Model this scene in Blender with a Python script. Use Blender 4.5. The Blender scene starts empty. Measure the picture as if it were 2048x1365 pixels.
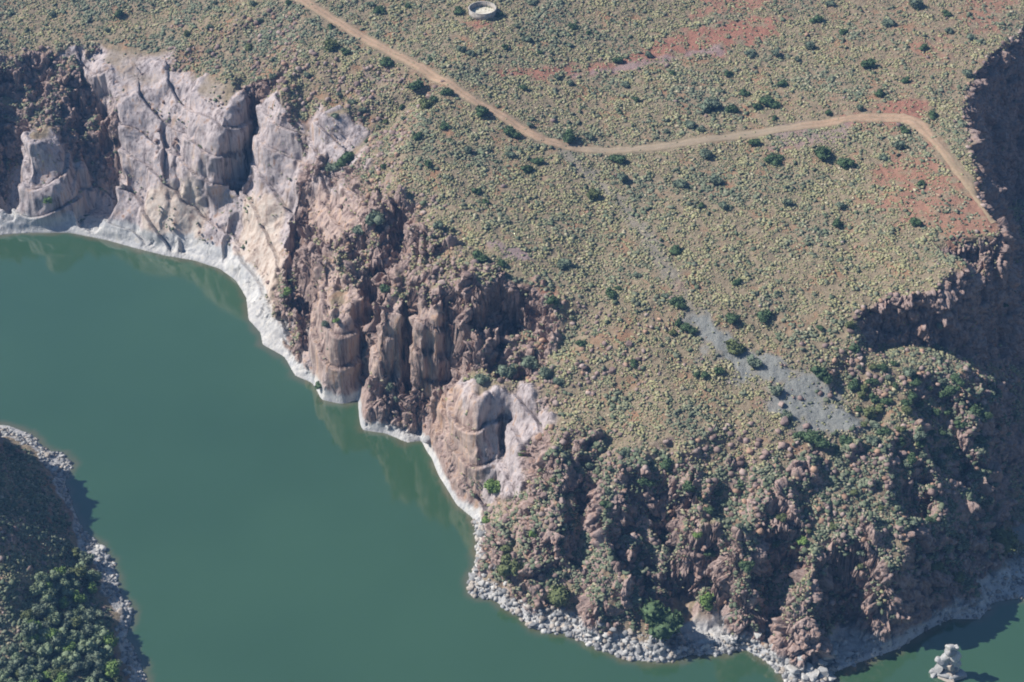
import bpy, math, random
import numpy as np
from mathutils import Vector
from mathutils.geometry import delaunay_2d_cdt
rng = np.random.default_rng(7)
random.seed(7)
R = math.radians

# ---------------------------------------------------------------- camera, sky, sun
PITCH, FPX, CAMH = 38.0, 3511.0, 330.0
W, H = 2048.0, 1365.0
sc = bpy.context.scene
col = bpy.data.collections.new('gorge'); sc.collection.children.link(col)
cd = bpy.data.cameras.new('camera'); cam = bpy.data.objects.new('camera', cd); col.objects.link(cam)
cd.sensor_width = 36; cd.lens = FPX / W * 36; cd.clip_start = 1; cd.clip_end = 20000
cam.location = (0, 0, CAMH); cam.rotation_euler = (R(90 - PITCH), 0, 0)
sc.camera = cam
SUN_EL, SUN_X, SUN_Y = 41.0, -0.97, 0.16            # direction towards the sun
wd = bpy.data.worlds.new('World'); sc.world = wd; wd.use_nodes = True
nt = wd.node_tree; bg = nt.nodes['Background']
sky = nt.nodes.new('ShaderNodeTexSky'); sky.sky_type = 'NISHITA'; sky.sun_disc = False
sky.sun_elevation = R(SUN_EL); sky.sun_rotation = math.atan2(SUN_X, SUN_Y)
sky.air_density = 1.5; sky.dust_density = 0.2; sky.ozone_density = 3.0; sky.altitude = 1000
nt.links.new(sky.outputs[0], bg.inputs[0]); bg.inputs[1].default_value = 0.05
sd = bpy.data.lights.new('sun', 'SUN'); sun = bpy.data.objects.new('sun', sd); col.objects.link(sun)
sd.energy = 4.9; sd.angle = R(0.5); sd.color = (1.0, 0.94, 0.86)
n_ = math.hypot(SUN_X, SUN_Y)
sv = Vector((SUN_X / n_ * math.cos(R(SUN_EL)), SUN_Y / n_ * math.cos(R(SUN_EL)), math.sin(R(SUN_EL))))
sun.rotation_euler = sv.to_track_quat('Z', 'Y').to_euler()
sc.view_settings.view_transform = 'Standard'; sc.view_settings.look = 'None'
sc.view_settings.exposure = 0.52; sc.view_settings.gamma = 1
sc.cycles.max_bounces = 6; sc.cycles.diffuse_bounces = 1; sc.cycles.glossy_bounces = 2
sc.cycles.volume_bounces = 0; sc.cycles.transparent_max_bounces = 4
sc.cycles.use_adaptive_sampling = True
sc.cycles.filter_width = 1.9

# ---------------------------------------------------------------- survey: picture ray -> place
cp, sp = math.cos(R(PITCH)), math.sin(R(PITCH))
def ray(px, py):
    dx = (np.asarray(px, float) - W / 2) / FPX; dy = (H / 2 - np.asarray(py, float)) / FPX
    return dx, cp + sp * dy, -sp + cp * dy
def place(px, py, z=0.0):
    x, y, d = ray(px, py); t = (z - CAMH) / d
    return x * t, y * t
def project(x, y, z):
    dep = y * cp - (z - CAMH) * sp; up = y * sp + (z - CAMH) * cp
    return W / 2 + FPX * x / dep, H / 2 - FPX * up / dep

# ---------------------------------------------------------------- noise
def h2(ix, iy, s):
    n = (ix.astype(np.int64) * 374761393 + iy.astype(np.int64) * 668265263 + s * 974634777) & 0xffffffff
    n = ((n ^ (n >> 13)) * 1274126177) & 0xffffffff
    n = n ^ (n >> 16)
    return (n & 0xffffff).astype(np.float64) / 0xffffff
def perlin(x, y, s=0):
    ix, iy = np.floor(x), np.floor(y); fx, fy = x - ix, y - iy
    u, v = fx * fx * fx * (fx * (fx * 6 - 15) + 10), fy * fy * fy * (fy * (fy * 6 - 15) + 10)
    def g(a, b):
        t = h2(ix + a, iy + b, s) * 6.2832
        return np.cos(t) * (fx - a) + np.sin(t) * (fy - b)
    return ((g(0, 0) * (1 - u) + g(1, 0) * u) * (1 - v) + (g(0, 1) * (1 - u) + g(1, 1) * u) * v) * 1.5
def fbm(x, y, s=0, o=4):
    r = 0; a = 1.0; t = 0
    for k in range(o):
        r = r + a * perlin(x, y, s + k * 17); t += a; a *= .5; x = x * 2.03 + 5.1; y = y * 2.03 + 1.7
    return r / t * 1.4
def voro(x, y, s=0, jit=.85):
    ix, iy = np.floor(x), np.floor(y)
    f1 = np.full(x.shape, 9.); f2 = f1.copy(); cx = f1.copy(); cy = f1.copy()
    for a in (-1, 0, 1):
        for b in (-1, 0, 1):
            qx = ix + a + .5 + jit * (h2(ix + a, iy + b, s) - .5); qy = iy + b + .5 + jit * (h2(ix + a, iy + b, s + 91) - .5)
            d = np.hypot(qx - x, qy - y); m = d < f1
            f2 = np.where(m, f1, np.minimum(f2, d)); f1 = np.where(m, d, f1)
            cx = np.where(m, qx, cx); cy = np.where(m, qy, cy)
    return f1, f2, cx, cy
def h3(ix, iy, iz, s): return h2(ix + iz * 57.0, iy + iz * 113.0, s)
def perlin3(x, y, z, s=0):
    ix, iy, iz = np.floor(x), np.floor(y), np.floor(z); fx, fy, fz = x - ix, y - iy, z - iz
    u, v, w = [t * t * (3 - 2 * t) for t in (fx, fy, fz)]
    r = 0
    for a in (0, 1):
        for b in (0, 1):
            for c in (0, 1):
                r = r + h3(ix + a, iy + b, iz + c, s) * (u if a else 1 - u) * (v if b else 1 - v) * (w if c else 1 - w)
    return r * 2 - 1
def voro3(x, y, z, s=0, jit=.62):
    """nearest jointed block: distance, next distance, block number, tilt inside the block"""
    ix, iy, iz = np.floor(x - .5), np.floor(y - .5), np.floor(z - .5)
    f1 = np.full(x.shape, 9.); f2 = f1.copy(); idv = f1 * 0; tl = f1 * 0
    for a in (0, 1):
        for b in (0, 1):
            for c in (0, 1):
                h = h3(ix + a, iy + b, iz + c, s); h_2 = (h * 977.13) % 1; h_3 = (h * 7919.7) % 1
                q = (ix + a + .5 + jit * (h - .5) - x, iy + b + .5 + jit * (h_2 - .5) - y, iz + c + .5 + jit * (h_3 - .5) - z)
                d = np.sqrt(q[0] ** 2 + q[1] ** 2 + q[2] ** 2); m = d < f1
                f2 = np.where(m, f1, np.minimum(f2, d)); f1 = np.where(m, d, f1)
                hh = (h * 331.7) % 1
                idv = np.where(m, hh, idv); tl = np.where(m, q[0] * (h_2 - .5) + q[1] * (h_3 - .5) + q[2] * (hh - .5), tl)
    return f1, f2, idv, tl * 2
def sm(a, b, x):
    t = np.clip((x - a) / (b - a), 0, 1); return t * t * (3 - 2 * t)

# ---------------------------------------------------------------- survey points (picture x, picture y, height)
shore = [(-700, 455), (-350, 470), (-120, 465), (0, 470), (60, 466), (140, 466), (210, 480), (270, 497), (330, 512), (390, 522), (440, 538), (470, 560),
    (492, 595), (497, 640), (520, 665), (525, 690), (570, 715), (590, 752), (632, 770), (645, 800), (685, 808), (724, 795), (726, 860), (770, 866),
    (815, 886), (850, 880), (866, 915), (885, 960), (915, 1010), (945, 1035), (955, 1080), (950, 1130), (935, 1165), (938, 1190), (985, 1200),
    (1040, 1235), (1065, 1258), (1130, 1268), (1200, 1300), (1265, 1322), (1340, 1325), (1385, 1308), (1440, 1310), (1490, 1298), (1545, 1330),
    (1572, 1362), (1600, 1400), (1665, 1400), (1668, 1345), (1720, 1325), (1790, 1300), (1850, 1262), (1900, 1238), (1960, 1240), (1985, 1205), (2048, 1196), (2150, 1180), (2500, 1150)]
bank = [(330, 1480), (305, 1400), (295, 1365), (280, 1325), (252, 1275), (268, 1225), (240, 1185), (228, 1130), (205, 1095), (165, 1062), (140, 1000), (130, 965),
    (145, 930), (125, 908), (90, 900), (65, 870), (20, 852), (-100, 840), (-400, 800), (-900, 760)]
SH = [place(a, b) for a, b in shore]; BK = [place(a, b) for a, b in bank]
wpoly = np.array([(-2600., 600.), (-700., 540.)] + SH + [(420., 330.), (900., 420.), (2600., 500.), (2600., 260.), (700., 230.), (300., 170.), (120., 130.), (0., 150.), (-60., 200.), (-80., 245.)] + BK + [(-500., 400.), (-2600., 420.)])
pts = [
 # far left cliff
 (0,430,6),(0,340,20),(0,270,33),(0,200,42),(0,100,55),(-150,420,6),(-150,260,34),(-150,100,55),(-400,400,8),(-400,100,56),(-700,390,8),(-700,80,58),
 (75,430,6),(75,330,21),(75,265,34),(75,230,36),(75,150,46),(60,110,53),(150,430,6),(160,330,20),(165,250,28),(160,190,40),(120,95,55),
 (270,450,6),(270,400,14),(250,330,25),(210,230,41),(200,150,50),(200,90,56),(370,480,5),(385,400,17),(370,360,24),(390,335,27),(370,250,40),(350,160,51),(320,112,56),
 (450,500,6),(465,430,16),(445,350,25),(455,330,31),(470,260,43),(480,200,52),(500,182,56),(490,470,12),(505,400,22),(505,330,32),(515,250,41),(525,205,52),(560,200,56),
 (520,520,9),(560,440,20),(600,330,36),(610,270,45),(640,230,55),(540,590,8),(580,500,17),(620,440,27),(650,380,36),(690,320,46),(740,320,54),
 (560,650,5),(600,560,18),(640,500,26),(690,440,38),(730,400,46),(780,400,54),
 (600,700,5),(610,640,14),(640,560,28),(690,545,31),(720,480,40),(760,470,44),(800,440,49),(850,450,54),
 (650,740,9),(640,700,15),(690,640,26),(720,600,31),(740,570,36),(780,510,44),(900,500,53),
 (742,838,8),(772,840,8),(815,862,8),(848,858,7),(740,790,11),(800,770,13),(750,700,22),(780,620,38),(800,610,40),(850,560,46),(880,540,49),(940,540,54),
 (865,800,13),(870,740,23),(870,660,37),(900,620,43),(940,590,48),(1000,575,53),
 (890,880,12),(920,790,25),(935,770,29),(950,720,33),(970,660,41),
 (945,960,9),(950,880,20),(970,790,33),(1010,760,36),(1050,770,37),(1020,735,37),(1060,700,39),(1040,640,50),(1060,600,53),(1090,600,53),(1095,700,43),
 (990,1000,6),(1000,930,15),(1020,870,24),(1050,820,32),(1100,800,37),(1140,840,37),(1060,900,25),(1090,880,30),
 (970,1100,4),(1000,1050,9),(1060,1000,19),(1100,920,28),(1150,880,36),(985,1160,3),(1030,1110,8),(1080,1060,16),(1120,1020,22),(1200,940,34),
 (1060,1200,4),(1110,1130,11),(1180,1100,17),(1200,1040,25),(1280,930,37),(1130,1220,3),(1200,1230,4),(1210,1170,11),(1260,1100,19),(1290,1030,29),(1380,930,39),
 (1280,1270,4),(1300,1220,7),(1330,1150,16),(1360,1090,24),(1400,1020,31),(1450,960,36),(1390,1270,4),(1420,1200,11),(1440,1120,21),(1470,1050,29),(1540,960,35),(1530,900,39),
 (1500,1270,4),(1520,1200,13),(1550,1110,24),(1580,1040,30),(1620,960,35),(1600,1290,5),(1620,1340,2.5),(1640,1260,9),(1630,1180,18),(1660,1100,26),(1700,1020,31),(1700,950,35),
 (1740,1270,5),(1740,1200,15),(1780,1120,24),(1800,1040,29),(1800,960,32),(1860,1210,5),(1860,1140,14),(1880,1070,21),(1880,980,27),(1960,1200,3),(1940,1130,8),(1950,1060,14),(1940,970,22),
 (2010,1160,2),(2048,1100,4),(2000,1060,6),(2048,1000,6),(2010,950,12),(1990,880,21),(2300,1000,4),(2200,1120,2),(2600,900,6),
 # spur and notch on the right
 (1720,700,49),(1700,690,51),(1800,730,46),(1850,730,44),(1920,760,40),(1985,805,33),(1980,850,28),(1900,850,34),(1820,860,37),(1870,915,32),
 (1700,632,54),(1760,612,55),(1860,582,56),(1745,690,43),(1800,695,41),(1860,695,39),(1880,640,46),(1885,580,56),(1920,540,57),(1900,700,36),(1960,720,28),(2048,720,17),(2048,620,20),
 (1950,530,57),(1960,620,40),(1960,560,51),(2012,480,57),(2020,570,36),(2048,830,14),(2048,900,9),(2030,560,34),(2100,600,12),(2300,700,5),(2048,520,18),
 # right rim beyond
 (2010,455,58),(1985,430,58.5),(1962,385,59),(1948,330,59.5),(1940,260,60),(1935,215,60),(1962,150,60.5),(1990,110,61),(2048,60,61),(2120,20,61),(2048,400,6),(2100,330,6),(1990,420,18),(2000,350,22),(2300,300,5),(1975,300,33),(2600,100,10),(2300,-60,55),
 # plateau
 (1200,450,57),(1500,450,58),(1500,300,60),(1800,300,61),(1900,400,59.5),(1500,150,63),(1200,150,64),(900,150,63.5),(800,300,59),(900,400,57),(1000,500,55.5),(600,100,61),(300,50,59),(0,0,60),(600,0,65),(1000,0,67),(1400,0,68),(1800,0,66),(2048,0,63),
 (1300,600,55),(1200,610,53.5),(1400,650,52),(1500,600,54.5),(1600,560,56),(1550,700,49),(1300,750,46),(1450,800,44),(1650,800,43.5),(1600,650,52),(1740,790,43),(1200,800,41),(1150,720,45),(1550,850,42),(1700,870,40),(1780,880,38),(1850,480,58),(1700,500,57.5),(1650,390,59),
 (0,-150,62),(600,-150,69),(1200,-150,71),(1800,-150,69),(-500,0,62),
 # near bank, lower left
 (60,900,3),(0,890,4),(30,940,9),(0,1000,18),(80,1000,10),(0,1100,20),(100,1080,9),(150,1110,4),(60,1200,12),(120,1180,9),(180,1180,4),(0,1250,14),
 (140,1270,8),(200,1260,5),(60,1330,10),(160,1340,7),(240,1330,3),(0,1400,12),(150,1450,7),
]
def zscale(a, b):
    if a < 330 and b > 845: return 1.0
    k = np.interp(a, [0, 300, 500, 640, 1000, 1200, 1750, 1950], [.76, .78, .82, .93, .90, .84, .88, .98])
    return k
pts = [(a, b, z * zscale(a, b)) for a, b, z in pts]
P3 = [(*place(a, b, z), z) for a, b, z in pts]
P3 += [(x, y, 0.0) for x, y in wpoly]
for x, y, z in [(-3000, 3000, 120), (0, 3000, 140), (3000, 3000, 110), (-3000, 900, 60), (-900, 900, 56), (-400, 1200, 62), (300, 1300, 85), (900, 900, 80), (-700, 650, 48), (-400, 650, 50), (400, 620, 66), (700, 640, 62), (3000, 900, 75), (-3000, -3000, 60), (3000, -3000, 60),
                (-165, 345, 48), (-160, 322, 46), (-162, 290, 22), (-162, 270, 18), (-205, 330, 50), (-205, 270, 20), (-152, 362, 30), (-172, 374, 20), (-143, 330, 26), (-141, 290, 15), (-138, 265, 13), (-150, 230, 18), (-250, 350, 46), (-3000, 340, 60), (-900, 320, 60), (-350, 250, 40), (-250, 150, 40), (-130, 170, 30), (0, 60, 25), (100, 60, 30), (300, 90, 40), (900, 150, 55), (3000, 150, 60), (0, -300, 60), (-500, -200, 60), (600, -200, 60), (200, 570, 58), (0, 620, 60), (-200, 600, 50)]:
    P3.append((x, y, z))
P3 = np.array(P3)

# ---------------------------------------------------------------- ground grid
STEP = 0.32
def axis(a, b, lo, hi):
    core = np.arange(a, b, STEP); g = STEP; L = []; p = core[0]
    while p > lo: g *= 1.16; p -= g; L.append(p)
    Rr = []; p = core[-1]; g = STEP
    while p < hi: g *= 1.16; p += g; Rr.append(p)
    return np.concatenate([L[::-1], core, Rr])
GX = axis(-192, 192, -2800, 2800); GY = axis(262, 605, -2500, 2900)
NX, NY = len(GX), len(GY)
X, Y = np.meshgrid(GX, GY)
res = delaunay_2d_cdt([Vector(p[:2]) for p in P3], [], [], 0, 0.01)
vin = [o[0] for o in res[3]]
Z = np.full((NY, NX), 60.0)
for f in res[2]:
    a, b, c = [P3[vin[i]] for i in f]
    i0, i1 = np.searchsorted(GX, [min(a[0], b[0], c[0]), max(a[0], b[0], c[0])]); j0, j1 = np.searchsorted(GY, [min(a[1], b[1], c[1]), max(a[1], b[1], c[1])])
    if i1 <= i0 or j1 <= j0: continue
    xx, yy = X[j0:j1, i0:i1], Y[j0:j1, i0:i1]
    D = (b[1] - c[1]) * (a[0] - c[0]) + (c[0] - b[0]) * (a[1] - c[1])
    if abs(D) < 1e-9: continue
    u = ((b[1] - c[1]) * (xx - c[0]) + (c[0] - b[0]) * (yy - c[1])) / D; v = ((c[1] - a[1]) * (xx - c[0]) + (a[0] - c[0]) * (yy - c[1])) / D
    m = (u >= -1e-6) & (v >= -1e-6) & (u + v <= 1 + 1e-6)
    Z[j0:j1, i0:i1][m] = (u * a[2] + v * b[2] + (1 - u - v) * c[2])[m]
def inpoly(poly, x, y):
    r = np.zeros(x.shape, bool); n = len(poly)
    for i in range(n):
        x1, y1 = poly[i]; x2, y2 = poly[(i + 1) % n]
        if y1 == y2: continue
        r ^= ((y1 > y) != (y2 > y)) & (x < (x2 - x1) * (y - y1) / (y2 - y1) + x1)
    return r
def pdist(poly, x, y, closed=True):
    d = np.full(x.shape, 1e9); n = len(poly)
    for i in range(n if closed else n - 1):
        ax, ay = poly[i][:2]; bx, by = poly[(i + 1) % n][:2]
        ex, ey = bx - ax, by - ay; l2 = ex * ex + ey * ey + 1e-9
        t = np.clip(((x - ax) * ex + (y - ay) * ey) / l2, 0, 1)
        d = np.minimum(d, np.hypot(x - ax - t * ex, y - ay - t * ey))
    return d
def blur(a, r, n=2):
    for _ in range(n):
        for ax in (0, 1):
            p = np.concatenate([np.repeat(np.take(a, [0], ax), r + 1, ax), a, np.repeat(np.take(a, [-1], ax), r, ax)], ax)
            c = np.cumsum(p, ax)
            m = a.shape[ax]
            a = (np.take(c, range(2 * r + 1, 2 * r + 1 + m), ax) - np.take(c, range(0, m), ax)) / (2 * r + 1)
    return a
SB = slice(None)
dw = pdist(wpoly, X, Y); inw = inpoly(wpoly, X, Y)
sd_ = np.where(inw, -dw, dw)                       # > 0 on land
Z = np.where(inw, 0, Z)
Z = np.where(inw, np.maximum(-9, -0.9 * dw), Z)
Zb = blur(Z, 3)
def sample(A, x, y):
    x = np.asarray(x, float); y = np.asarray(y, float)
    i = np.clip(np.searchsorted(GX, x) - 1, 0, NX - 2); j = np.clip(np.searchsorted(GY, y) - 1, 0, NY - 2)
    u = np.clip((x - GX[i]) / (GX[i + 1] - GX[i]), 0, 1); v = np.clip((y - GY[j]) / (GY[j + 1] - GY[j]), 0, 1)
    return (A[j, i] * (1 - u) + A[j, i + 1] * u) * (1 - v) + (A[j + 1, i] * (1 - u) + A[j + 1, i + 1] * u) * v
def hit(px, py, A):
    """first place along the picture ray on height field A"""
    px = np.atleast_1d(np.asarray(px, float)); py = np.atleast_1d(np.asarray(py, float))
    dx, dy, dz = ray(px, py)
    y = np.full(px.shape, 240.); done = np.zeros(px.shape, bool)
    for _ in range(700):
        t = y / dy; z = CAMH + dz * t; g = sample(A, dx * t, y)
        done |= (z <= g) | (y > 640)
        if done.all(): break
        y = np.where(done, y, y + .6)
    t = y / dy
    return dx * t, y, sample(A, dx * t, y)
def zone(poly, A=None):
    """a drawn outline laid on the ground"""
    A = Zb if A is None else A
    x, y, z = hit([p[0] for p in poly], [p[1] for p in poly], A)
    return np.stack([x, y], 1)
def zmask(poly, soft=3.0, A=None):
    q = zone(poly, A); x0, y0 = q.min(0) - soft; x1, y1 = q.max(0) + soft
    m = np.zeros_like(Z); i0, i1 = np.searchsorted(GX, [x0, x1]); j0, j1 = np.searchsorted(GY, [y0, y1])
    xx, yy = X[j0:j1, i0:i1], Y[j0:j1, i0:i1]
    w1 = fbm(xx / 7, yy / 7, 3) * soft * 1.2
    d = pdist(q, xx, yy); s = np.where(inpoly(q, xx, yy), d, -d) + w1
    m[j0:j1, i0:i1] = sm(-soft / 2, soft / 2, s)
    return m

# smooth granite slabs, jointed towers, broken rock
SLAB = np.maximum.reduce([zmask([(0,260),(130,270),(100,95),(260,85),(340,120),(500,190),(540,190),(600,280),(600,400),(570,540),(540,640),(470,545),(300,505),(0,480)], 4),
                          zmask([(860,880),(890,790),(940,770),(1060,780),(1120,850),(1050,900),(1040,990),(950,1030)], 3),
                          zmask([(620,600),(650,540),(735,590),(730,800),(640,800),(590,740)], 3),
      zmask([(778,625),(800,605),(812,640),(808,760),(770,770)], 1.2), zmask([(822,630),(870,640),(900,680),(880,790),(818,770)], 1.5), zmask([(728,685),(765,680),(768,780),(728,775)], 1.2), zmask([(600,250),(640,212),(735,268),(742,335),(690,345),(610,320)], 3),
      zmask([(620,370),(690,360),(740,420),(720,470),(650,500),(610,440)], 3), zmask([(1385,1300),(1520,1285),(1520,1310),(1390,1320)], 1)])
TOWER = zmask([(560,560),(590,400),(700,380),(830,440),(960,540),(1100,600),(1110,740),(900,790),(870,900),(720,860),(640,800),(560,700)], 5)
BROKEN = zmask([(940,1010),(1090,960),(1160,860),(1400,930),(1600,900),(1750,880),(2000,780),(2010,1000),(1950,1200),(1700,1300),(1400,1320),(1150,1260),(950,1160)], 6)
RIMR = zmask([(1690,620),(1850,570),(1880,500),(2020,450),(2040,700),(1900,760),(1800,700),(1700,690)], 4)

BM = zmask([(-20,130),(90,105),(170,130),(215,190),(235,260),(200,300),(120,280),(20,262),(-20,262)], 3)
SLAB = SLAB * (1 - BM); TOWER = np.maximum(TOWER, BM * .7)
# hand-placed chutes (depth > 0) and buttresses (depth < 0): (line in the picture, half width, depth)
CHUTES = [([(508,200),(500,270),(470,350)],3.2,11), ([(430,200),(420,330)],8,-7), ([(185,215),(200,300),(190,400)],5.5,15), ([(95,285),(95,390)],6,-7), ([(20,180),(15,260),(20,380)],4.5,10), ([(75,150),(70,260)],3,7), ([(330,250),(335,350)],1.2,3),
 ([(235,290),(240,340)],3,3), ([(330,340),(300,470)],4,-2), ([(470,440),(452,505)],1.6,2.5), ([(560,330),(540,400)],7,-2),([(600,430),(588,520),(600,590)],2.6,7), ([(650,560),(645,680)],4,-3),
 ([(612,560),(622,670)],2.6,8), ([(690,680),(680,780)],5,-3.5), ([(738,570),(730,700),(722,790)],2.4,10), ([(790,475),(755,560),(738,620)],3.5,8), ([(792,620),(785,740)],2.6,-3.5),
 ([(820,640),(814,750)],1.5,7), ([(850,650),(850,780)],4.5,-3.5), ([(905,650),(885,760)],2.2,3.5), ([(1030,625),(1038,690)],7,10), ([(975,600),(965,700)],4,-2.5), ([(862,790),(858,880)],2,3.5),
 ([(935,800),(925,980)],5,-3), ([(1010,850),(1000,960)],1.7,4), ([(1300,1035),(1325,1110)],8,8), ([(1440,925),(1445,960)],7,6), ([(1395,1170),(1390,1250)],7,8.5), ([(1565,1110),(1555,1200)],5,8),
 ([(1690,1190),(1690,1270)],7,8), ([(1500,1110),(1490,1230)],4,-5), ([(1620,1180),(1610,1280)],5,-5), ([(1230,1120),(1225,1230)],6,-4), ([(1780,1080),(1775,1180)],5,-4), ([(1100,990),(1105,1060)],5,-5),
 ([(1160,1010),(1165,1080)],4,4), ([(1120,880),(1130,930)],5,-4), ([(1160,900),(1165,960)],4,4), ([(1340,930),(1350,980)],5,5), ([(1820,930),(1825,990)],5,6), ([(1790,910),(1795,940)],4,-4), ([(1880,820),(1900,900)],6,5), ([(1700,760),(1740,820)],5,4)]
wa = np.clip(sm(0, 6, dw), 0, 1) * (~inw)
Zc = blur(Zb, 12); cgy, cgx = np.gradient(Zc, GY, GX); gm = np.hypot(cgx, cgy) + 1e-6
ox, oy = -cgx / gm, -cgy / gm
hx = np.zeros_like(Z); hy = np.zeros_like(Z)
for ln, hw_, dp in CHUTES:
    q = zone(ln, Zb); r0 = hw_ * 2.2; x0, y0 = q.min(0) - r0; x1, y1 = q.max(0) + r0
    i0, i1 = np.searchsorted(GX, [x0, x1]); j0, j1 = np.searchsorted(GY, [y0, y1]); sl_ = (slice(j0, j1), slice(i0, i1))
    xx, yy = X[sl_] + fbm(X[sl_] / 5, Y[sl_] / 5, 9, 2) * 1.6, Y[sl_] + fbm(X[sl_] / 5, Y[sl_] / 5, 19, 2) * 1.6
    g = sm(1.45, .75, pdist(q, xx, yy, False) / hw_) * dp
    hx[sl_] += ox[sl_] * g; hy[sl_] += oy[sl_] * g
wx = (fbm(X / 15, Y / 15, 11) * 2.2 * (1 - .5 * SLAB) + hx) * wa; wy = (fbm(X / 13, Y / 13, 29) * 2.2 * (1 - .5 * SLAB) + hy) * wa
Zw = sample(Zb, X + wx, Y + wy)
gy, gx = np.gradient(blur(Zw, 4), GY, GX); slope = np.hypot(gx, gy)
rocky = sm(.85, 1.5, slope + fbm(X / 6, Y / 6, 41) * .35 - BROKEN * .8 * (1 - SLAB))
far = sm(190, 260, np.abs(X)) + sm(545, 640, Y) + sm(-262, -200, -Y); near = 1 - np.clip(far, 0, 1)
idx = np.where((near > 0) & ~inw)
x, y = X[idx], Y[idx]; z = Zw[idx]; rk = rocky[idx]; sl = SLAB[idx]; tw = TOWER[idx]; br = BROKEN[idx]; edge = sm(0, 3, dw[idx])
def blocks(z, size, k, s, dome, crack, ang=.5, asp=1.5):
    ca, sa = math.cos(ang), math.sin(ang)
    wxx = x + fbm(x / size / 1.5, y / size / 1.5, s + 3, 2) * size * .25; wyy = y + fbm(x / size / 1.5, y / size / 1.5, s + 5, 2) * size * .25
    u = (wxx * ca + wyy * sa) / size; v = (-wxx * sa + wyy * ca) / size * asp
    f1, f2, cx, cy = voro(u, v, s)
    X0 = (cx * size) * ca - (cy * size / asp) * sa; Y0 = (cx * size) * sa + (cy * size / asp) * ca
    zc = sample(Zw, X0, Y0); rj = h2(np.floor(cx * 7), np.floor(cy * 7), s + 8) - .5
    e = f2 - f1
    zz = zc + rj * size * .3 - dome * size * f1 ** 2
    return (zz - z) * k - crack * np.exp(-(e / .09) ** 2) * np.clip(k * 2, 0, 1)
zz = z + blocks(z, 8.5, np.clip(tw * .6 + br * .3 * rk, 0, 1) * edge * (1 - .9 * sl) * (.2 + .8 * rk), 51, .25, 1.2)
zz = zz + blocks(z, 3.6, np.clip((rk * (1 - sl) * .35 + tw * .2) * edge, 0, .6) * sm(2.2, 1.2, slope[idx]), 77, .3, .3, 1.0, 1.3)
# small stones and ground roughness on flatter ground
flat = 1 - sm(.8, 1.6, slope[idx])
k3 = np.clip(rk + br * .5 + tw * .6, 0, 1) * (1 - .93 * sl) * flat
f1, f2, cx, cy = voro(x / 1.6, y / 1.6, 101, .95)
zz = zz + k3 * (h2(np.floor(cx * 9), np.floor(cy * 9), 5) - .35) * 1.2 * (1 - (f1 / .75) ** 2) * edge
# broken ledges on the vegetated slope
stp = z * .19 + fbm(x / 16, y / 16, 71, 3) * 1.4; fr = stp - np.floor(stp)
lm = sm(0, .35, fbm(x / 13, y / 13, 73, 2) + .05)
zz = zz + np.maximum(br, tw) * (1 - sl) * edge * (sm(.05, .26, fr) - fr) * 5.2 * np.maximum(lm, tw * .8)
ledge = np.maximum(br * lm, tw * .8) * sm(.0, .12, fr) * sm(.45, .25, fr)
zz = zz + fbm(x / 9, y / 9, 83, 3) * .5 * edge * (1 - rk * .5) + fbm(x / 1.6, y / 1.6, 89, 2) * .15 * flat
zz = np.maximum(zz, .02 + .45 * np.minimum(dw[idx], 1.2) * (0.4 + h2(np.floor(x / 1.3), np.floor(y / 1.3), 3)))
Zf = Zw.copy(); nr = near[idx]
Zf[idx] = z + (zz - z) * nr
Zf[inw] = Zb[inw] - .3
LEDGE = np.zeros_like(Z); LEDGE[idx] = ledge
# rock faces: every point moved along the face normal by jointed blocks, sheets and cracks
def inviewgrid(x, y, z):
    a, b = project(x, y, z); return (a > -150) & (a < W + 150) & (b > -150) & (b < H + 150)
bz = blur(Zf, 3); gy, gx = np.gradient(bz, GY, GX); sf = np.hypot(gx, gy)
kk = np.maximum.reduce([sm(.8, 1.5, sf - .35 * BROKEN), LEDGE * .7, SLAB * sm(.35, .8, sf)]) * near * (~inw) * sm(.3, 2.5, dw)
def faces_shift(x, y, z, kx, sl, tw):
    qx = x + perlin3(x / 6, y / 6, z / 6, 4) * 1.5; qy = y + perlin3(x / 6, y / 6, z / 6, 5) * 1.5; qz = z + perlin3(x / 6, y / 6, z / 6, 6) * 1.2
    f1, f2, iv, tl = voro3(qx / 5.6, qy / 5.6, qz / 8.0, 11)
    d = (iv - .5) * 2.6 + tl * 2.6 - .9 * np.exp(-((f2 - f1) / .06) ** 2)
    f1, f2, iv, tl = voro3(qx / 2.0, qy / 2.0, qz / 2.6, 13)
    d += (iv - .5) * 1.3 + tl * 1.3 - .4 * np.exp(-((f2 - f1) / .09) ** 2)
    f1, f2, iv, tl = voro3(qx / .8, qy / .8, qz / .9, 15)
    d += ((iv - .5) * .45 + tl * .5) * (1 - .5 * tw)
    # granite slabs: broad rolls, curved sheeting joints, a few long cracks
    ds = perlin3(x / 14, y / 14, z / 11, 21) * 2.0 + perlin3(x / 6, y / 6, z / 5, 23) * .6
    st = (z + .30 * x + perlin3(x / 18, y / 18, z / 18, 25) * 7) * .105; fr = st - np.floor(st)
    ds += (fr - .5) * 1.7 - .5 * np.exp(-(np.minimum(fr, 1 - fr) / .025) ** 2)
    f1, f2, iv, tl = voro3(qx / 10, qy / 10, qz / 15, 27)
    ds += ((iv - .5) * .7 + tl * .4) * sm(0, .2, f2 - f1) + perlin3(x / 1.6, y / 1.6, z / 1.3, 29) * .16
    return (d * (1 - sl) + ds * sl) * kx
nl = np.sqrt(gx ** 2 + gy ** 2 + 1); NXn, NYn, NZn = -gx / nl, -gy / nl, 1 / nl
PX, PY, PZ = X.copy(), Y.copy(), Zf.copy()
SUB = 3
q_ = (kk[:-1, :-1] + kk[1:, :-1] + kk[:-1, 1:] + kk[1:, 1:]) > .0
q_ &= inviewgrid(X[:-1, :-1], Y[:-1, :-1], Zf[:-1, :-1])
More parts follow.
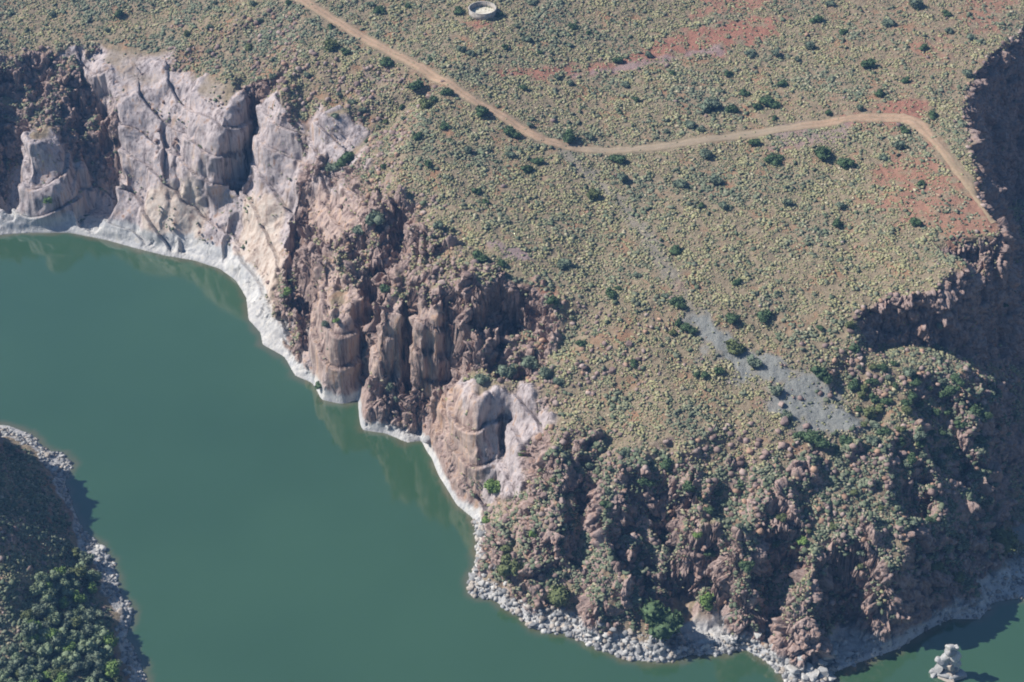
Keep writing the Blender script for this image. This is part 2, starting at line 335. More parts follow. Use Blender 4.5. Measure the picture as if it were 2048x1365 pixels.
FM = np.zeros(((NY - 1) * SUB + 1, (NX - 1) * SUB + 1), bool)
for a_ in range(SUB + 1):
    for b_ in range(SUB + 1): FM[a_:a_ + (NY - 1) * SUB:SUB, b_:b_ + (NX - 1) * SUB:SUB] |= q_
fj, fi = np.where(FM); FIDX = np.full(FM.shape, -1, np.int64); FIDX[fj, fi] = np.arange(len(fj))
j0_ = np.minimum(fj // SUB, NY - 2); i0_ = np.minimum(fi // SUB, NX - 2); v_ = fj / SUB - j0_; u_ = fi / SUB - i0_
def bil(A): return (A[j0_, i0_] * (1 - u_) + A[j0_, i0_ + 1] * u_) * (1 - v_) + (A[j0_ + 1, i0_] * (1 - u_) + A[j0_ + 1, i0_ + 1] * u_) * v_
bx_, by_, bz0 = bil(X), bil(Y), bil(Zf); kf = bil(kk)
sh_ = faces_shift(bx_, by_, bz0, kf, bil(SLAB), bil(TOWER))
FV = np.stack([bx_ + bil(NXn) * sh_, by_ + bil(NYn) * sh_, bz0 + bil(NZn) * sh_], -1)
print('fine rock points', len(fj))
gy, gx = np.gradient(blur(Zf, 1, 1), GY, GX); slopef = np.hypot(gx, gy)

# ---------------------------------------------------------------- ground cover masks
road_px = [(560,-22),(612,6),(700,60),(780,104),(860,150),(940,198),(1000,232),(1060,270),(1110,289),(1180,300),(1250,300),(1350,292),(1500,270),(1650,248),(1720,238),(1790,237),(1830,248),(1860,275),(1900,325),(1935,370),(1965,410),(1990,450)]
def smoothline(q, n=12):
    q = [np.array(p, float) for p in q]; out = []
    q = [2 * q[0] - q[1]] + q + [2 * q[-1] - q[-2]]
    for i in range(1, len(q) - 2):
        for k in range(n):
            t = k / n; a, b, c, d = q[i - 1:i + 3]
            out.append(.5 * (2 * b + (c - a) * t + (2 * a - 5 * b + 4 * c - d) * t * t + (3 * b - a - 3 * c + d) * t ** 3))
    return np.array(out + [q[-2]])
road = smoothline(zone(road_px))
droad = np.full_like(Z, 99.); jj = slice(*np.searchsorted(GY, [360, 545]))
droad[jj] = pdist(road[::3], X[jj], Y[jj], False)
old = smoothline(zone([(1130,310),(1180,350),(1240,410),(1300,480),(1345,560),(1380,625)]), 6)
dold = np.full_like(Z, 99.); dold[jj] = pdist(old, X[jj], Y[jj], False)
red = np.maximum.reduce([zmask([(1330,80),(1450,35),(1560,30),(1560,75),(1440,110),(1300,130),(1180,150),(1010,152),(1000,140),(1200,125)], 5),
        zmask([(1420,-20),(1620,-20),(1500,25),(1380,40)], 5) * .8, zmask([(1730,330),(1850,300),(1960,400),(2010,480),(1900,490),(1780,430)], 8) * .75,
        zmask([(1830,90),(1900,60),(1900,110),(1850,140)], 5) * .6, zmask([(990,590),(1060,570),(1110,590),(1080,615),(1000,610)], 3) * .9,
        zmask([(1920,-10),(2040,-10),(1990,60),(1930,60)], 5) * .7, zmask([(1500,300),(1600,285),(1580,320),(1520,330)], 4) * .6,
        zmask([(1780,200),(1850,210),(1850,250),(1700,255),(1690,240)], 5), zmask([(920,42),(1000,46),(985,60),(925,56)], 2) * .9,
        zmask([(760,150),(880,140),(860,170),(720,170)], 4) * .3])
purple = np.maximum.reduce([zmask([(1560,255),(1700,250),(1690,285),(1540,300)], 4) * .6, zmask([(1150,150),(1440,90),(1440,105),(1300,135)], 3) * .8, zmask([(975,485),(1050,500),(1080,520),(1010,520)], 2) * .9,
        zmask([(730,150),(790,150),(800,170),(740,172)], 3) * .6])
gravel = np.maximum.reduce([zmask([(1378,635),(1410,640),(1480,690),(1530,722),(1580,732),(1665,772),(1720,830),(1750,855),(1670,862),(1590,858),(1525,775),(1470,740),(1410,700)], 5),
        sm(3.8, 1.0, dold + fbm(X / 8, Y / 8, 5) * 1.5) * .42, zmask([(1970,1130),(2048,1120),(2048,1200),(1985,1200)], 4), zmask([(2020,1060),(2060,1040),(2060,1090)], 3)])
dry = np.maximum.reduce([zmask([(1550,-20),(1750,150),(1620,200),(1500,240),(1700,240),(1940,230),(1960,120),(2040,40),(1980,0),(1900,-20)], 14) * .7, zmask([(1780,330),(1950,350),(2010,480),(1850,500)], 10) * .5])
lvl = 5.0 + 0 * X
for px_, lv in ((300, 5.2), (500, 5.0), (600, 3.6), (660, 2.5), (860, 2.1), (960, 2.2), (1100, 3.2), (1500, 3.0), (1900, 4.5)):
    lx, ly = place(px_, np.interp(px_, [a_[0] for a_ in shore], [a_[1] for a_ in shore])); lvl = np.where(X > lx, lv, lvl)
lvl = blur(np.where(Y < 420 + 0 * X, np.where(X < -60, 2.2, lvl), lvl), 6)
bleach = sm(1.15, .85, (Zf + fbm(X / 12, Y / 12, 15) * 1.0 + fbm(X / 3, Y / 3, 16) * .9) / lvl) * (Zf > -2) * sm(13, 8, dw)
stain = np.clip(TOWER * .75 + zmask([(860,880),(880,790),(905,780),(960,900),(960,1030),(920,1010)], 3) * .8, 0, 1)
red = np.maximum(red, dry * .22)
# cream rock above the waterline
streak = np.maximum(zmask([(285,400),(385,385),(405,480),(290,495)], 3), zmask([(490,400),(560,410),(575,600),(520,640),(470,520)], 3)) * .85

# ---------------------------------------------------------------- materials
def mat(name):
    m = bpy.data.materials.new(name); m.use_nodes = True
    m.cycles.emission_sampling = 'NONE'
    return m, m.node_tree, m.node_tree.nodes['Principled BSDF']
def node(nt, kind, **kw):
    n = nt.nodes.new(kind)
    for k, v in kw.items():
        if k in n.inputs.keys(): n.inputs[k].default_value = v
        else: setattr(n, k, v)
    return n
def noise(nt, scale, detail=4, rough=.6, vec=None):
    n = node(nt, 'ShaderNodeTexNoise'); n.inputs['Scale'].default_value = scale; n.inputs['Detail'].default_value = detail; n.inputs['Roughness'].default_value = rough
    if vec is not None: nt.links.new(vec, n.inputs['Vector'])
    return n.outputs['Fac']
def ramp(nt, fac, stops):
    r = nt.nodes.new('ShaderNodeValToRGB'); e = r.color_ramp.elements
    while len(e) > 1: e.remove(e[-1])
    e[0].position = stops[0][0]; e[0].color = (*stops[0][1], 1)
    for p, c in stops[1:]:
        q = e.new(p); q.color = (*c, 1)
    nt.links.new(fac, r.inputs[0]); return r.outputs[0]
def mix(nt, fac, a, b, mode='MIX'):
    m = nt.nodes.new('ShaderNodeMix'); m.data_type = 'RGBA'; m.blend_type = mode
    for s, v in ((0, fac), (6, a), (7, b)):
        if isinstance(v, bpy.types.NodeSocket): nt.links.new(v, m.inputs[s])
        elif isinstance(v, (int, float)): m.inputs[s].default_value = v
        else: m.inputs[s].default_value = (*v, 1)
    return m.outputs[2]
def math_(nt, op, a, b=0.0, clamp=False):
    m = nt.nodes.new('ShaderNodeMath'); m.operation = op; m.use_clamp = clamp
    for s, v in ((0, a), (1, b)):
        if isinstance(v, bpy.types.NodeSocket): nt.links.new(v, m.inputs[s])
        else: m.inputs[s].default_value = v
    return m.outputs[0]
def maprange(nt, v, a, b, c=0, d=1):
    m = nt.nodes.new('ShaderNodeMapRange'); m.interpolation_type = 'SMOOTHSTEP'
    nt.links.new(v, m.inputs[0])
    for i, q in enumerate((a, b, c, d)): m.inputs[i + 1].default_value = q
    return m.outputs[0]
def bump(nt, h, strength, dist, bs):
    b = nt.nodes.new('ShaderNodeBump'); b.inputs['Strength'].default_value = strength; b.inputs['Distance'].default_value = dist
    nt.links.new(h, b.inputs['Height']); nt.links.new(b.outputs[0], bs.inputs['Normal'])

def ground_material():
    m, nt, bs = mat('ground_rock_and_soil')
    pos = nt.nodes.new('ShaderNodeNewGeometry').outputs['Position']
    def att(n):
        a = nt.nodes.new('ShaderNodeAttribute'); a.attribute_name = n
        s = nt.nodes.new('ShaderNodeSeparateColor'); nt.links.new(a.outputs['Color'], s.inputs[0]); return s.outputs, a.outputs['Alpha']
    (rock, redm, bl), dryo = att('cover_a'); (grav, stk, slab), pur = att('cover_b')
    n1 = noise(nt, .9, 5, .7, pos); n2 = noise(nt, .12, 4, .6, pos); n3 = noise(nt, 3.5, 3, .7, pos)
    mp = nt.nodes.new('ShaderNodeMapping'); mp.inputs['Scale'].default_value = (1, 1, .06); nt.links.new(pos, mp.inputs[0])
    ns = noise(nt, .55, 6, .75, mp.outputs[0]); ns2 = noise(nt, .25, 3, .6, mp.outputs[0])
    soil = ramp(nt, n1, [(.3, (.19, .15, .10)), (.5, (.28, .225, .155)), (.68, (.36, .29, .20))])
    soil = mix(nt, maprange(nt, n2, .5, .72), soil, (.33, .19, .115))
    redc = ramp(nt, n3, [(.3, (.22, .10, .075)), (.5, (.34, .165, .12)), (.75, (.46, .25, .17))])
    soil = mix(nt, redm, soil, redc)
    soil = mix(nt, pur, soil, ramp(nt, n3, [(.35, (.2, .14, .14)), (.65, (.42, .33, .32))]))
    gc = ramp(nt, n3, [(.3, (.17, .18, .17)), (.5, (.26, .265, .25)), (.7, (.35, .35, .32))])
    soil = mix(nt, grav, soil, gc)
    # granite: pink grey, stained in vertical streaks
    sl = ramp(nt, ns, [(.36, (.13, .105, .10)), (.43, (.32, .27, .27)), (.50, (.47, .415, .42)), (.56, (.56, .495, .49)), (.62, (.50, .36, .29)), (.67, (.30, .19, .14))])
    sl = mix(nt, maprange(nt, ns2, .55, .75, 0, .7), sl, (.50, .36, .27))
    sl = mix(nt, maprange(nt, n3, .55, .75, 0, .35), sl, (.16, .13, .125))
    sl = mix(nt, stk, sl, ramp(nt, ns, [(.38, (.36, .27, .22)), (.46, (.56, .45, .37)), (.6, (.64, .57, .50))]))
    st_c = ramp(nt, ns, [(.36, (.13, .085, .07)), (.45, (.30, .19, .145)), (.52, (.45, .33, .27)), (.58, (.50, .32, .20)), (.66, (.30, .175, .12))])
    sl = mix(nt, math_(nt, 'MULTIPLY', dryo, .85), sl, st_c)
    ro = ramp(nt, n1, [(.28, (.14, .10, .09)), (.45, (.32, .235, .21)), (.6, (.44, .34, .305)), (.78, (.46, .33, .27))])
    ro = mix(nt, maprange(nt, ns, .5, .68, 0, .6), ro, (.42, .24, .16))
    rk = mix(nt, slab, ro, sl)
    wh = ramp(nt, ns, [(.3, (.27, .28, .30)), (.45, (.48, .48, .485)), (.58, (.66, .645, .62)), (.75, (.52, .44, .35))])
    wh = mix(nt, maprange(nt, n2, .45, .7, 0, .7), wh, (.40, .41, .43))
    rk = mix(nt, bl, rk, wh)
    c = mix(nt, rock, soil, rk)
    nt.links.new(c, bs.inputs['Base Color']); bs.inputs['Roughness'].default_value = .92; bs.inputs['Specular IOR Level'].default_value = .2
    bump(nt, math_(nt, 'ADD', n1, math_(nt, 'MULTIPLY', n3, .4)), .8, .5, bs)
    return m
M_ground = ground_material()

def meshobj(name, V, F, m, parent=None, smooth=False, link=True):
    me = bpy.data.meshes.new(name); V = np.asarray(V, np.float32); F = np.asarray(F, np.int32)
    k = F.shape[1]
    me.vertices.add(len(V)); me.vertices.foreach_set('co', V.ravel())
    me.loops.add(F.size); me.loops.foreach_set('vertex_index', F.ravel())
    me.polygons.add(len(F)); me.polygons.foreach_set('loop_start', np.arange(0, F.size, k, dtype=np.int32)); me.polygons.foreach_set('loop_total', np.full(len(F), k, np.int32))
    if smooth: me.polygons.foreach_set('use_smooth', np.ones(len(F), bool))
    me.update(calc_edges=True); me.materials.append(m)
    o = bpy.data.objects.new(name, me)
    if link: col.objects.link(o)
    if parent: o.parent = parent
    return o
def color_attr(o, name, C):
    a = o.data.color_attributes.new(name, 'FLOAT_COLOR', 'POINT')
    a.data.foreach_set('color', np.asarray(C, np.float32).ravel())
def tag(o, label=None, cat=None, group=None, kind=None):
    if label: o['label'] = label
    if cat: o['category'] = cat
    if group: o['group'] = group
    if kind: o['kind'] = kind
    return o

ii = np.arange(NX * NY).reshape(NY, NX)
F = np.stack([ii[:-1, :-1], ii[:-1, 1:], ii[1:, 1:], ii[1:, :-1]], -1)[~q_]
qj, qi = np.where(q_); F2 = []
for a_ in range(SUB):
    for b_ in range(SUB):
        jj_, ii_ = qj * SUB + a_, qi * SUB + b_
        F2.append(np.stack([FIDX[jj_, ii_], FIDX[jj_, ii_ + 1], FIDX[jj_ + 1, ii_ + 1], FIDX[jj_ + 1, ii_]], -1))
F = np.concatenate([F] + [f_ + NX * NY for f_ in F2])
ground = meshobj('ground', np.concatenate([np.stack([PX, PY, PZ], -1).reshape(-1, 3), FV]), F, M_ground)
def full(S_): return np.concatenate([S_.reshape(-1, 4), np.stack([bil(S_[..., c_]) for c_ in range(4)], -1)])
tag(ground, kind='structure')
rockm = np.clip(np.maximum.reduce([rocky, sm(.9, 1.4, slopef), bleach * .9, SLAB * sm(.3, .6, slope), LEDGE * 1.3]), 0, 1)
rockm = np.maximum(rockm, sm(.2, .4, fbm(X / 5, Y / 5, 201)) * np.clip(BROKEN * .7 + TOWER, 0, 1))
color_attr(ground, 'cover_a', full(np.stack([rockm, red * sm(-.25, .2, fbm(X / 4, Y / 4, 211) + red * .3), bleach, stain], -1)))
color_attr(ground, 'cover_b', full(np.stack([gravel * (1 - rocky * .8), streak, SLAB, purple], -1)))

# ---------------------------------------------------------------- water
def water_material():
    m, nt, bs = mat('murky_green_water')
    pos = nt.nodes.new('ShaderNodeNewGeometry').outputs['Position']
    n = noise(nt, .012, 3, .5, pos)
    c = ramp(nt, n, [(.3, (.038, .092, .048)), (.7, (.050, .114, .060))])
    a = nt.nodes.new('ShaderNodeAttribute'); a.attribute_name = 'shallow'
    nt.links.new(mix(nt, a.outputs['Fac'], c, (.13, .12, .075)), bs.inputs['Base Color'])
    bs.inputs['Roughness'].default_value = .05; bs.inputs['IOR'].default_value = 2.0
    bump(nt, noise(nt, .7, 4, .65, pos), .22, .06, bs)
    return m
wgx = np.concatenate([[-2790, -800, -300], np.arange(-195, 196, 1.0), [300, 800, 2790]]); wgy = np.concatenate([[-2490, -500, 100], np.arange(250, 600, 1.0), [800, 2890]])
wX, wY = np.meshgrid(wgx, wgy); ii = np.arange(wX.size).reshape(wX.shape)
wo = meshobj('water', np.stack([wX, wY, wX * 0], -1).reshape(-1, 3), np.stack([ii[:-1, :-1], ii[:-1, 1:], ii[1:, 1:], ii[1:, :-1]], -1).reshape(-1, 4), water_material(), smooth=True)
sh1 = sm(2.6, .3, sample(dw, wX, wY) + fbm(wX / 5, wY / 5, 501) * 1.2) * .75
color_attr(wo, 'shallow', np.repeat(sh1.reshape(-1, 1), 4, 1)); tag(wo, kind='structure')

# ---------------------------------------------------------------- dirt road
def road_material():
    m, nt, bs = mat('orange_dirt_track')
    pos = nt.nodes.new('ShaderNodeNewGeometry').outputs['Position']
    a = nt.nodes.new('ShaderNodeAttribute'); a.attribute_name = 'across'
    s = nt.nodes.new('ShaderNodeSeparateColor'); nt.links.new(a.outputs['Color'], s.inputs[0])
    n = noise(nt, 1.2, 4, .7, pos)
    c = ramp(nt, n, [(.3, (.34, .21, .135)), (.5, (.43, .29, .195)), (.7, (.50, .355, .25))])
    cen = ramp(nt, n, [(.35, (.24, .19, .12)), (.65, (.36, .25, .17))])
    c = mix(nt, math_(nt, 'MULTIPLY', s.outputs[0], .75), c, cen)
    c = mix(nt, s.outputs[1], c, mix(nt, .6, c, (.30, .28, .21)))
    e = math_(nt, 'ADD', s.outputs[2], math_(nt, 'MULTIPLY', math_(nt, 'SUBTRACT', noise(nt, .6, 4, .7, pos), .5), 1.6), True)
    c = mix(nt, e, c, ramp(nt, n, [(.35, (.22, .18, .11)), (.65, (.33, .26, .17))]))
    nt.links.new(c, bs.inputs['Base Color']); bs.inputs['Roughness'].default_value = .95
    bump(nt, n, .5, .15, bs)
    return m
dd = np.gradient(road, axis=0); dd /= np.linalg.norm(dd, axis=1)[:, None]; nn = np.stack([-dd[:, 1], dd[:, 0]], 1)
across = np.linspace(-1, 1, 9); V = []; C = []
tt = np.linspace(0, 1, len(road)); rpx = project(road[:, 0], road[:, 1], sample(Zf, road[:, 0], road[:, 1]))
for k in range(len(road)):
    px = rpx[0][k]
    wdt = 1.75 + .35 * float(fbm(np.array([k / 5.]), np.array([3.3]), 9, 3)[0]) + (.5 if 1700 < px < 1850 else 0) - (.5 if px > 1860 else 0)
    for a in across:
        p = road[k] + nn[k] * a * wdt
        V.append((p[0], p[1], float(sample(Zf, p[0], p[1])) + .16 - .14 * abs(a) ** 3 + .02))
        C.append((math.exp(-(a / .22) ** 2), float(sm(1080, 1200, px) * sm(1650, 1550, px)) * .8, max(max(0, abs(a) - .5) * 1.7, .6 * float(sm(1840, 1930, px))), 1))
V = np.array(V); n = len(across); ii = np.arange(len(V)).reshape(-1, n)
# even out the bed
zz = V[:, 2].reshape(-1, n); zz = zz.copy()
F = np.stack([ii[:-1, :-1], ii[:-1, 1:], ii[1:, 1:], ii[1:, :-1]], -1).reshape(-1, 4)
ro = meshobj('dirt_road', V, F, road_material(), smooth=True); color_attr(ro, 'across', C); tag(ro, kind='structure')

# ---------------------------------------------------------------- air
def haze():
    m = bpy.data.materials.new('thin_blue_haze'); m.use_nodes = True; nt = m.node_tree; nt.nodes.clear()
    o = nt.nodes.new('ShaderNodeOutputMaterial'); v = nt.nodes.new('ShaderNodeVolumePrincipled')
    v.inputs['Color'].default_value = (.18, .40, .84, 1); v.inputs['Density'].default_value = .00022; v.inputs['Anisotropy'].default_value = .1
    nt.links.new(v.outputs[0], o.inputs['Volume'])
    V = [(a, b, c) for a in (-2900, 2900) for b in (-2600, 3000) for c in (-60, 420)]
    F = [(0, 1, 3, 2), (4, 6, 7, 5), (0, 4, 5, 1), (2, 3, 7, 6), (0, 2, 6, 4), (1, 5, 7, 3)]
    tag(meshobj('haze', V, F, m), 'thin blue haze in the air over the gorge', 'haze', kind='stuff')
haze()

# ---------------------------------------------------------------- plants, stones and things
def ico(sub):
    import bmesh
    bm = bmesh.new(); bmesh.ops.create_icosphere(bm, subdivisions=sub, radius=1.0)
    v = np.array([q.co[:] for q in bm.verts]); f = np.array([[q.index for q in t.verts] for t in bm.faces]); bm.free(); return v, f
ICO1, ICO2, ICO3 = ico(1), ico(2), ico(3)
def leaf_material(name, attr=True, base=(.1, .13, .06)):
    m, nt, bs = mat(name)
    pos = nt.nodes.new('ShaderNodeNewGeometry').outputs['Position']
    if attr:
        a = nt.nodes.new('ShaderNodeAttribute'); a.attribute_name = 'leaf'; c = a.outputs['Color']
    else:
        n = noise(nt, 2.5, 3, .7, pos); b = np.array(base)
        c = ramp(nt, n, [(.3, tuple(b * .62)), (.5, tuple(b)), (.72, tuple(b * 1.55))])
    nt.links.new(c, bs.inputs['Base Color']); bs.inputs['Roughness'].default_value = .85; bs.inputs['Specular IOR Level'].default_value = .15
    return m
M_scrub = leaf_material('low_karoo_scrub')

def scatter(n, x0, x1, y0, y1): return rng.uniform(x0, x1, n), rng.uniform(y0, y1, n)
def inview(x, y, z, mg=60):
    a, b = project(x, y, z); return (a > -mg) & (a < W + mg) & (b > -mg) & (b < H + mg)
def swarm(name, pos, size, flat, colr, base, m, jag=.35, sink=.15, attr='leaf', ang=None):
    """many small lumps joined into one uncountable mass"""
    bv, bf = base; n = len(size); nvv = len(bv)
    vars_ = []
    for k in range(10):
        v = bv * (1 + rng.normal(0, jag, (nvv, 1)) * .6) ; vars_.append(v + rng.normal(0, jag * .25, v.shape))
    vars_ = np.array(vars_); pick = rng.integers(0, 10, n)
    v = vars_[pick]; a = rng.uniform(0, 6.283, n); c, s_ = np.cos(a)[:, None], np.sin(a)[:, None]
    sx = size[:, None] * rng.uniform(.8, 1.25, (n, 1)); sy = size[:, None] * rng.uniform(.8, 1.25, (n, 1))
    vx, vy, vz = v[..., 0] * sx, v[..., 1] * sy, v[..., 2] * size[:, None] * flat[:, None]
    V = np.stack([vx * c - vy * s_ + pos[0][:, None], vx * s_ + vy * c + pos[1][:, None], vz + (pos[2] + size * flat * (1 - 2 * sink) * .6)[:, None]], -1)
    Fv = (bf[None] + (np.arange(n) * nvv)[:, None, None]).reshape(-1, 3)
    o = meshobj(name, V.reshape(-1, 3), Fv, m)
    C = np.repeat(colr[:, None, :], nvv, 1) * rng.uniform(.8, 1.2, (n, nvv, 1)); C = np.concatenate([C, np.ones((n, nvv, 1))], -1)
    color_attr(o, attr, C.reshape(-1, 4)); return o

# low scrub over all soil
N = 760000
x, y = scatter(N, -192, 192, 262, 604); z = sample(Zf, x, y)
dens = .56 + .26 * fbm(x / 9, y / 9, 301, 3) + .12 * fbm(x / 30, y / 30, 303, 2) + .75 * fbm(x / 2.6, y / 2.6, 305, 2)
dens *= 1 - .97 * sm(3.0, 2.1, sample(droad, x, y)); dens *= 1 - .75 * sample(red, x, y); dens *= 1 - .95 * sm(.2, .9, sample(gravel, x, y) + .25 * fbm(x / 2, y / 2, 311))
dens *= 1 - .6 * sample(dry, x, y); dens *= 1 - .4 * sm(3.5, 1, sample(dold, x, y)); dens *= 1 - .6 * sample(purple, x, y)
slb = sample(SLAB, x, y); brk = sample(BROKEN, x, y); rk_ = np.maximum(sample(rocky, x, y), slb * 1.07)
dens *= 1 - (.90 - .52 * brk) * rk_; bank_ = ((x < -60) & (y < 400)) * 1.; brk = np.maximum(brk, bank_); dens = dens * (1 - bank_) + bank_ * np.maximum(dens, .55); dens *= sm(2.5, 4.5, z) * (1 + .25 * brk); dens *= 1 - sample(bleach, x, y)
keep = (rng.uniform(0, 1, N) < dens) & inview(x, y, z) & (sample(sd_, x, y) > 2)
x, y, z = x[keep], y[keep], z[keep]; n = len(x); brk = brk[keep]
greenness = np.clip(sm(-.25, .55, fbm(x / 22, y / 22, 311, 3) + .35 * sm(0, -120, x) * sm(400, 460, y) + .65 * brk + rng.normal(0, .16, n) - .12), 0, 1)
size = (.16 + .26 * rng.uniform(0, 1, n) ** 1.6) * (1 + .2 * greenness) * (.8 + .5 * sm(-.3, .5, fbm(x / 6, y / 6, 307))); big = rng.uniform(0, 1, n) < (.010 + .02 * greenness + .09 * brk); size = np.where(big, size * rng.uniform(1.4, 2.3, n), size); mid = rng.uniform(0, 1, n) < .05 * sm(-.1, .3, fbm(x / 8, y / 8, 309)); size = np.where(mid, size * rng.uniform(1.6, 2.6, n), size)
size = np.minimum(size, .62 + .2 * rng.uniform(0, 1, n))
yel = np.array([.34, .325, .18]); gg = np.array([.20, .225, .155]); dk = np.array([.085, .12, .07]); pale = np.array([.40, .36, .25])
cl = yel + (gg - yel) * greenness[:, None]; r = rng.uniform(0, 1, n)[:, None]
cl = np.where(r < .10, gg * .75, np.where(r > .88, pale, cl)); cl = np.where(mid[:, None], gg * .8, cl); cl = np.where(big[:, None], gg * .35 + dk * .65, cl) * rng.uniform(.82, 1.18, (n, 1))
sc_ = swarm('scrub', (x, y, z), size, rng.uniform(.4, .85, n), cl, ICO1, M_scrub, jag=.5)
tag(sc_, 'low grey green and yellow tufts of scrub covering the plateau and slopes', 'scrub', kind='stuff')
print('scrub', n)

# ---- stones
def stone_material():
    m, nt, bs = mat('weathered_stone')
    pos = nt.nodes.new('ShaderNodeNewGeometry').outputs['Position']
    a = nt.nodes.new('ShaderNodeAttribute'); a.attribute_name = 'leaf'
    n = noise(nt, 2.2, 4, .7, pos)
    c = mix(nt, 1.0, a.outputs['Color'], ramp(nt, n, [(.3, (.62, .6, .58)), (.6, (1, 1, 1))]), 'MULTIPLY')
    nt.links.new(c, bs.inputs['Base Color']); bs.inputs['Roughness'].default_value = .9; bs.inputs['Specular IOR Level'].default_value = .2
    bump(nt, n, .6, .15, bs); return m
M_stone = stone_material()
def facet(v, k, r):
    """cut a ball with random planes: an angular stone"""
    v = v.copy()
    for _ in range(k):
        d = r.normal(0, 1, 3); d /= np.linalg.norm(d); h = r.uniform(.45, .8); t = v @ d
        v = np.where((t > h)[:, None], v - np.outer(t - h, d), v)
    return v
NATURAL = [(.58, .57, .55), (.40, .405, .41), (.27, .275, .285), (.47, .42, .37)]
BROWN = [(.38, .28, .245), (.33, .245, .225), (.45, .355, .32), (.24, .175, .16), (.44, .29, .21)]
def pick(c, n): c = np.array(c); return c[rng.integers(0, len(c), n)] * rng.uniform(.8, 1.15, (n, 1))
# grey rubble along the shores: only where the ground is low and not a smooth slab
def shorezone(mask, N, lo, hi, zmax):
    x, y = scatter(N, -190, 190, 262, 460); z = sample(Zf, x, y); s_ = sample(sd_, x, y)
    k = (s_ > -.2) & (z < zmax + 1.2 * fbm(x / 6, y / 6, 401)) & (sample(mask, x, y) > .3) & inview(x, y, z)
    x, y, z = x[k], y[k], z[k]; return x, y, np.maximum(z, -.1), lo + (hi - lo) * rng.uniform(0, 1, len(x)) ** 2.5
mtip = zmask([(900,1030),(960,1050),(1010,1150),(1180,1200),(1400,1270),(1520,1270),(1680,1290),(1700,1420),(1500,1420),(1100,1330),(880,1230)], 2)
mbank = zmask([(-40,850),(80,880),(150,900),(150,980),(240,1110),(290,1230),(360,1420),(200,1420),(210,1200),(100,1010),(60,920),(-40,900)], 2)
mright = zmask([(1960,1110),(2100,1090),(2100,1215),(1970,1250),(1850,1275),(1700,1345),(1690,1310),(1850,1225),(1950,1190)], 2)
q = [shorezone(mtip, 260000, .14, .95, 3.2), shorezone(mbank, 200000, .13, .8, 2.2), shorezone(mright, 160000, .12, .7, 3.6)]
q = [np.concatenate([a[k] for a in q]) for k in range(4)]
tag(swarm('shore_rubble', q[:3], q[3], rng.uniform(.5, .9, len(q[3])), pick(NATURAL, len(q[3])), ICO1, M_stone, jag=.3, sink=.3), 'grey and white rubble lining the foot of the shores', 'rubble', kind='stuff')
print('rubble', len(q[3]))
# brown fallen rock in the ravines, along the rims and over the broken slope
x, y = scatter(260000, -190, 190, 262, 540); z = sample(Zf, x, y); g = sample(rocky, x, y); b = sample(BROKEN, x, y); t = sample(TOWER, x, y); sl = sample(SLAB, x, y); st_ = sample(slope, x, y)
rimd = sm(.25, .6, st_) * sm(1.6, .8, st_)
prob = np.clip(.045 * b + .30 * rimd + .10 * t * sm(2, 1, st_) + .35 * b * sample(LEDGE, x, y) + .15 * sm(.15, .4, fbm(x / 5, y / 5, 403)) * b, 0, .6) * (1 - .9 * sl) * sm(.15, -.05, fbm(x / 11, y / 11, 405) - .25 * rimd - .1)
prob *= 1 - .85 * ((x < -60) & (y < 400)); prob += .012 * sm(.25, .5, fbm(x / 9, y / 9, 407)) * sm(.1, 0, sample(gravel, x, y)) * (sample(droad, x, y) > 3)
k = (rng.uniform(0, 1, len(x)) < prob) & inview(x, y, z) & (z > 3) & (sample(bleach, x, y) < .4)
x, y, z = x[k], y[k], z[k]; sz = .25 + .75 * rng.uniform(0, 1, len(x)) ** 3
tag(swarm('fallen_rock', (x, y, z), sz, rng.uniform(.55, .95, len(x)), pick(BROWN, len(x)), ICO1, M_stone, jag=.3, sink=.25), 'reddish brown fallen rock strewn along the rims and down the slopes', 'rocks', kind='stuff')
print('rocks', len(x))

# ---- named places, used to say which one is meant
MARKS = [((965, 30), 'round concrete reservoir'), ((860, 150), 'straight middle of the dirt road'), ((690, 55), 'top end of the dirt road'), ((1150, 295), 'bottom of the dirt road bend'), ((1450, 280), 'level stretch of the dirt road'),
         ((1810, 240), 'sharp corner of the dirt road'), ((1990, 450), 'cliff-edge end of the dirt road'), ((1450, 60), 'bare red soil patch'), ((1850, 390), 'orange soil near the right rim'), ((1430, 690), 'narrow upper gravel strip'),
         ((1630, 810), 'wide lower gravel fan'), ((1780, 620), 'shadowed notch in the right rim'), ((400, 220), 'large pale granite dome'), ((690, 770), 'rounded cliff block at the waterline'), ((930, 900), 'streaked granite slab at the water'),
         ((1040, 650), 'dark alcove below the rim'), ((1610, 1330), 'stony tip of the headland'), ((1105, 1020), 'twin brown rock knobs'), ((1320, 1080), 'dark recess on the lower slope'), ((1880, 880), 'shoulder above the right gorge'),
         ((760, 450), 'head of the shadowed gully'), ((100, 330), 'shadowed cliff at far left'), ((1250, 450), 'middle of the plateau'), ((1650, 480), 'right half of the plateau'), ((250, 60), 'slope above the pale cliff'),
         ((1950, 120), 'dry upper right rim ground'), ((1130, 1260), 'rubble beach of the headland'), ((1700, 1100), 'shaded face of the headland'), ((150, 1160), 'top of the near bank thicket'), ((110, 1290), 'middle of the near bank thicket'), ((220, 1330), 'bright slab of the near bank'), ((120, 930), 'rubble spit of the near bank')]
ORD = ['', 'second ', 'third ', 'fourth ', 'fifth ', 'sixth ', 'seventh ', 'eighth ', 'ninth ', 'tenth ', 'eleventh ', 'twelfth ', 'thirteenth ', 'fourteenth ', 'fifteenth ', 'sixteenth ']
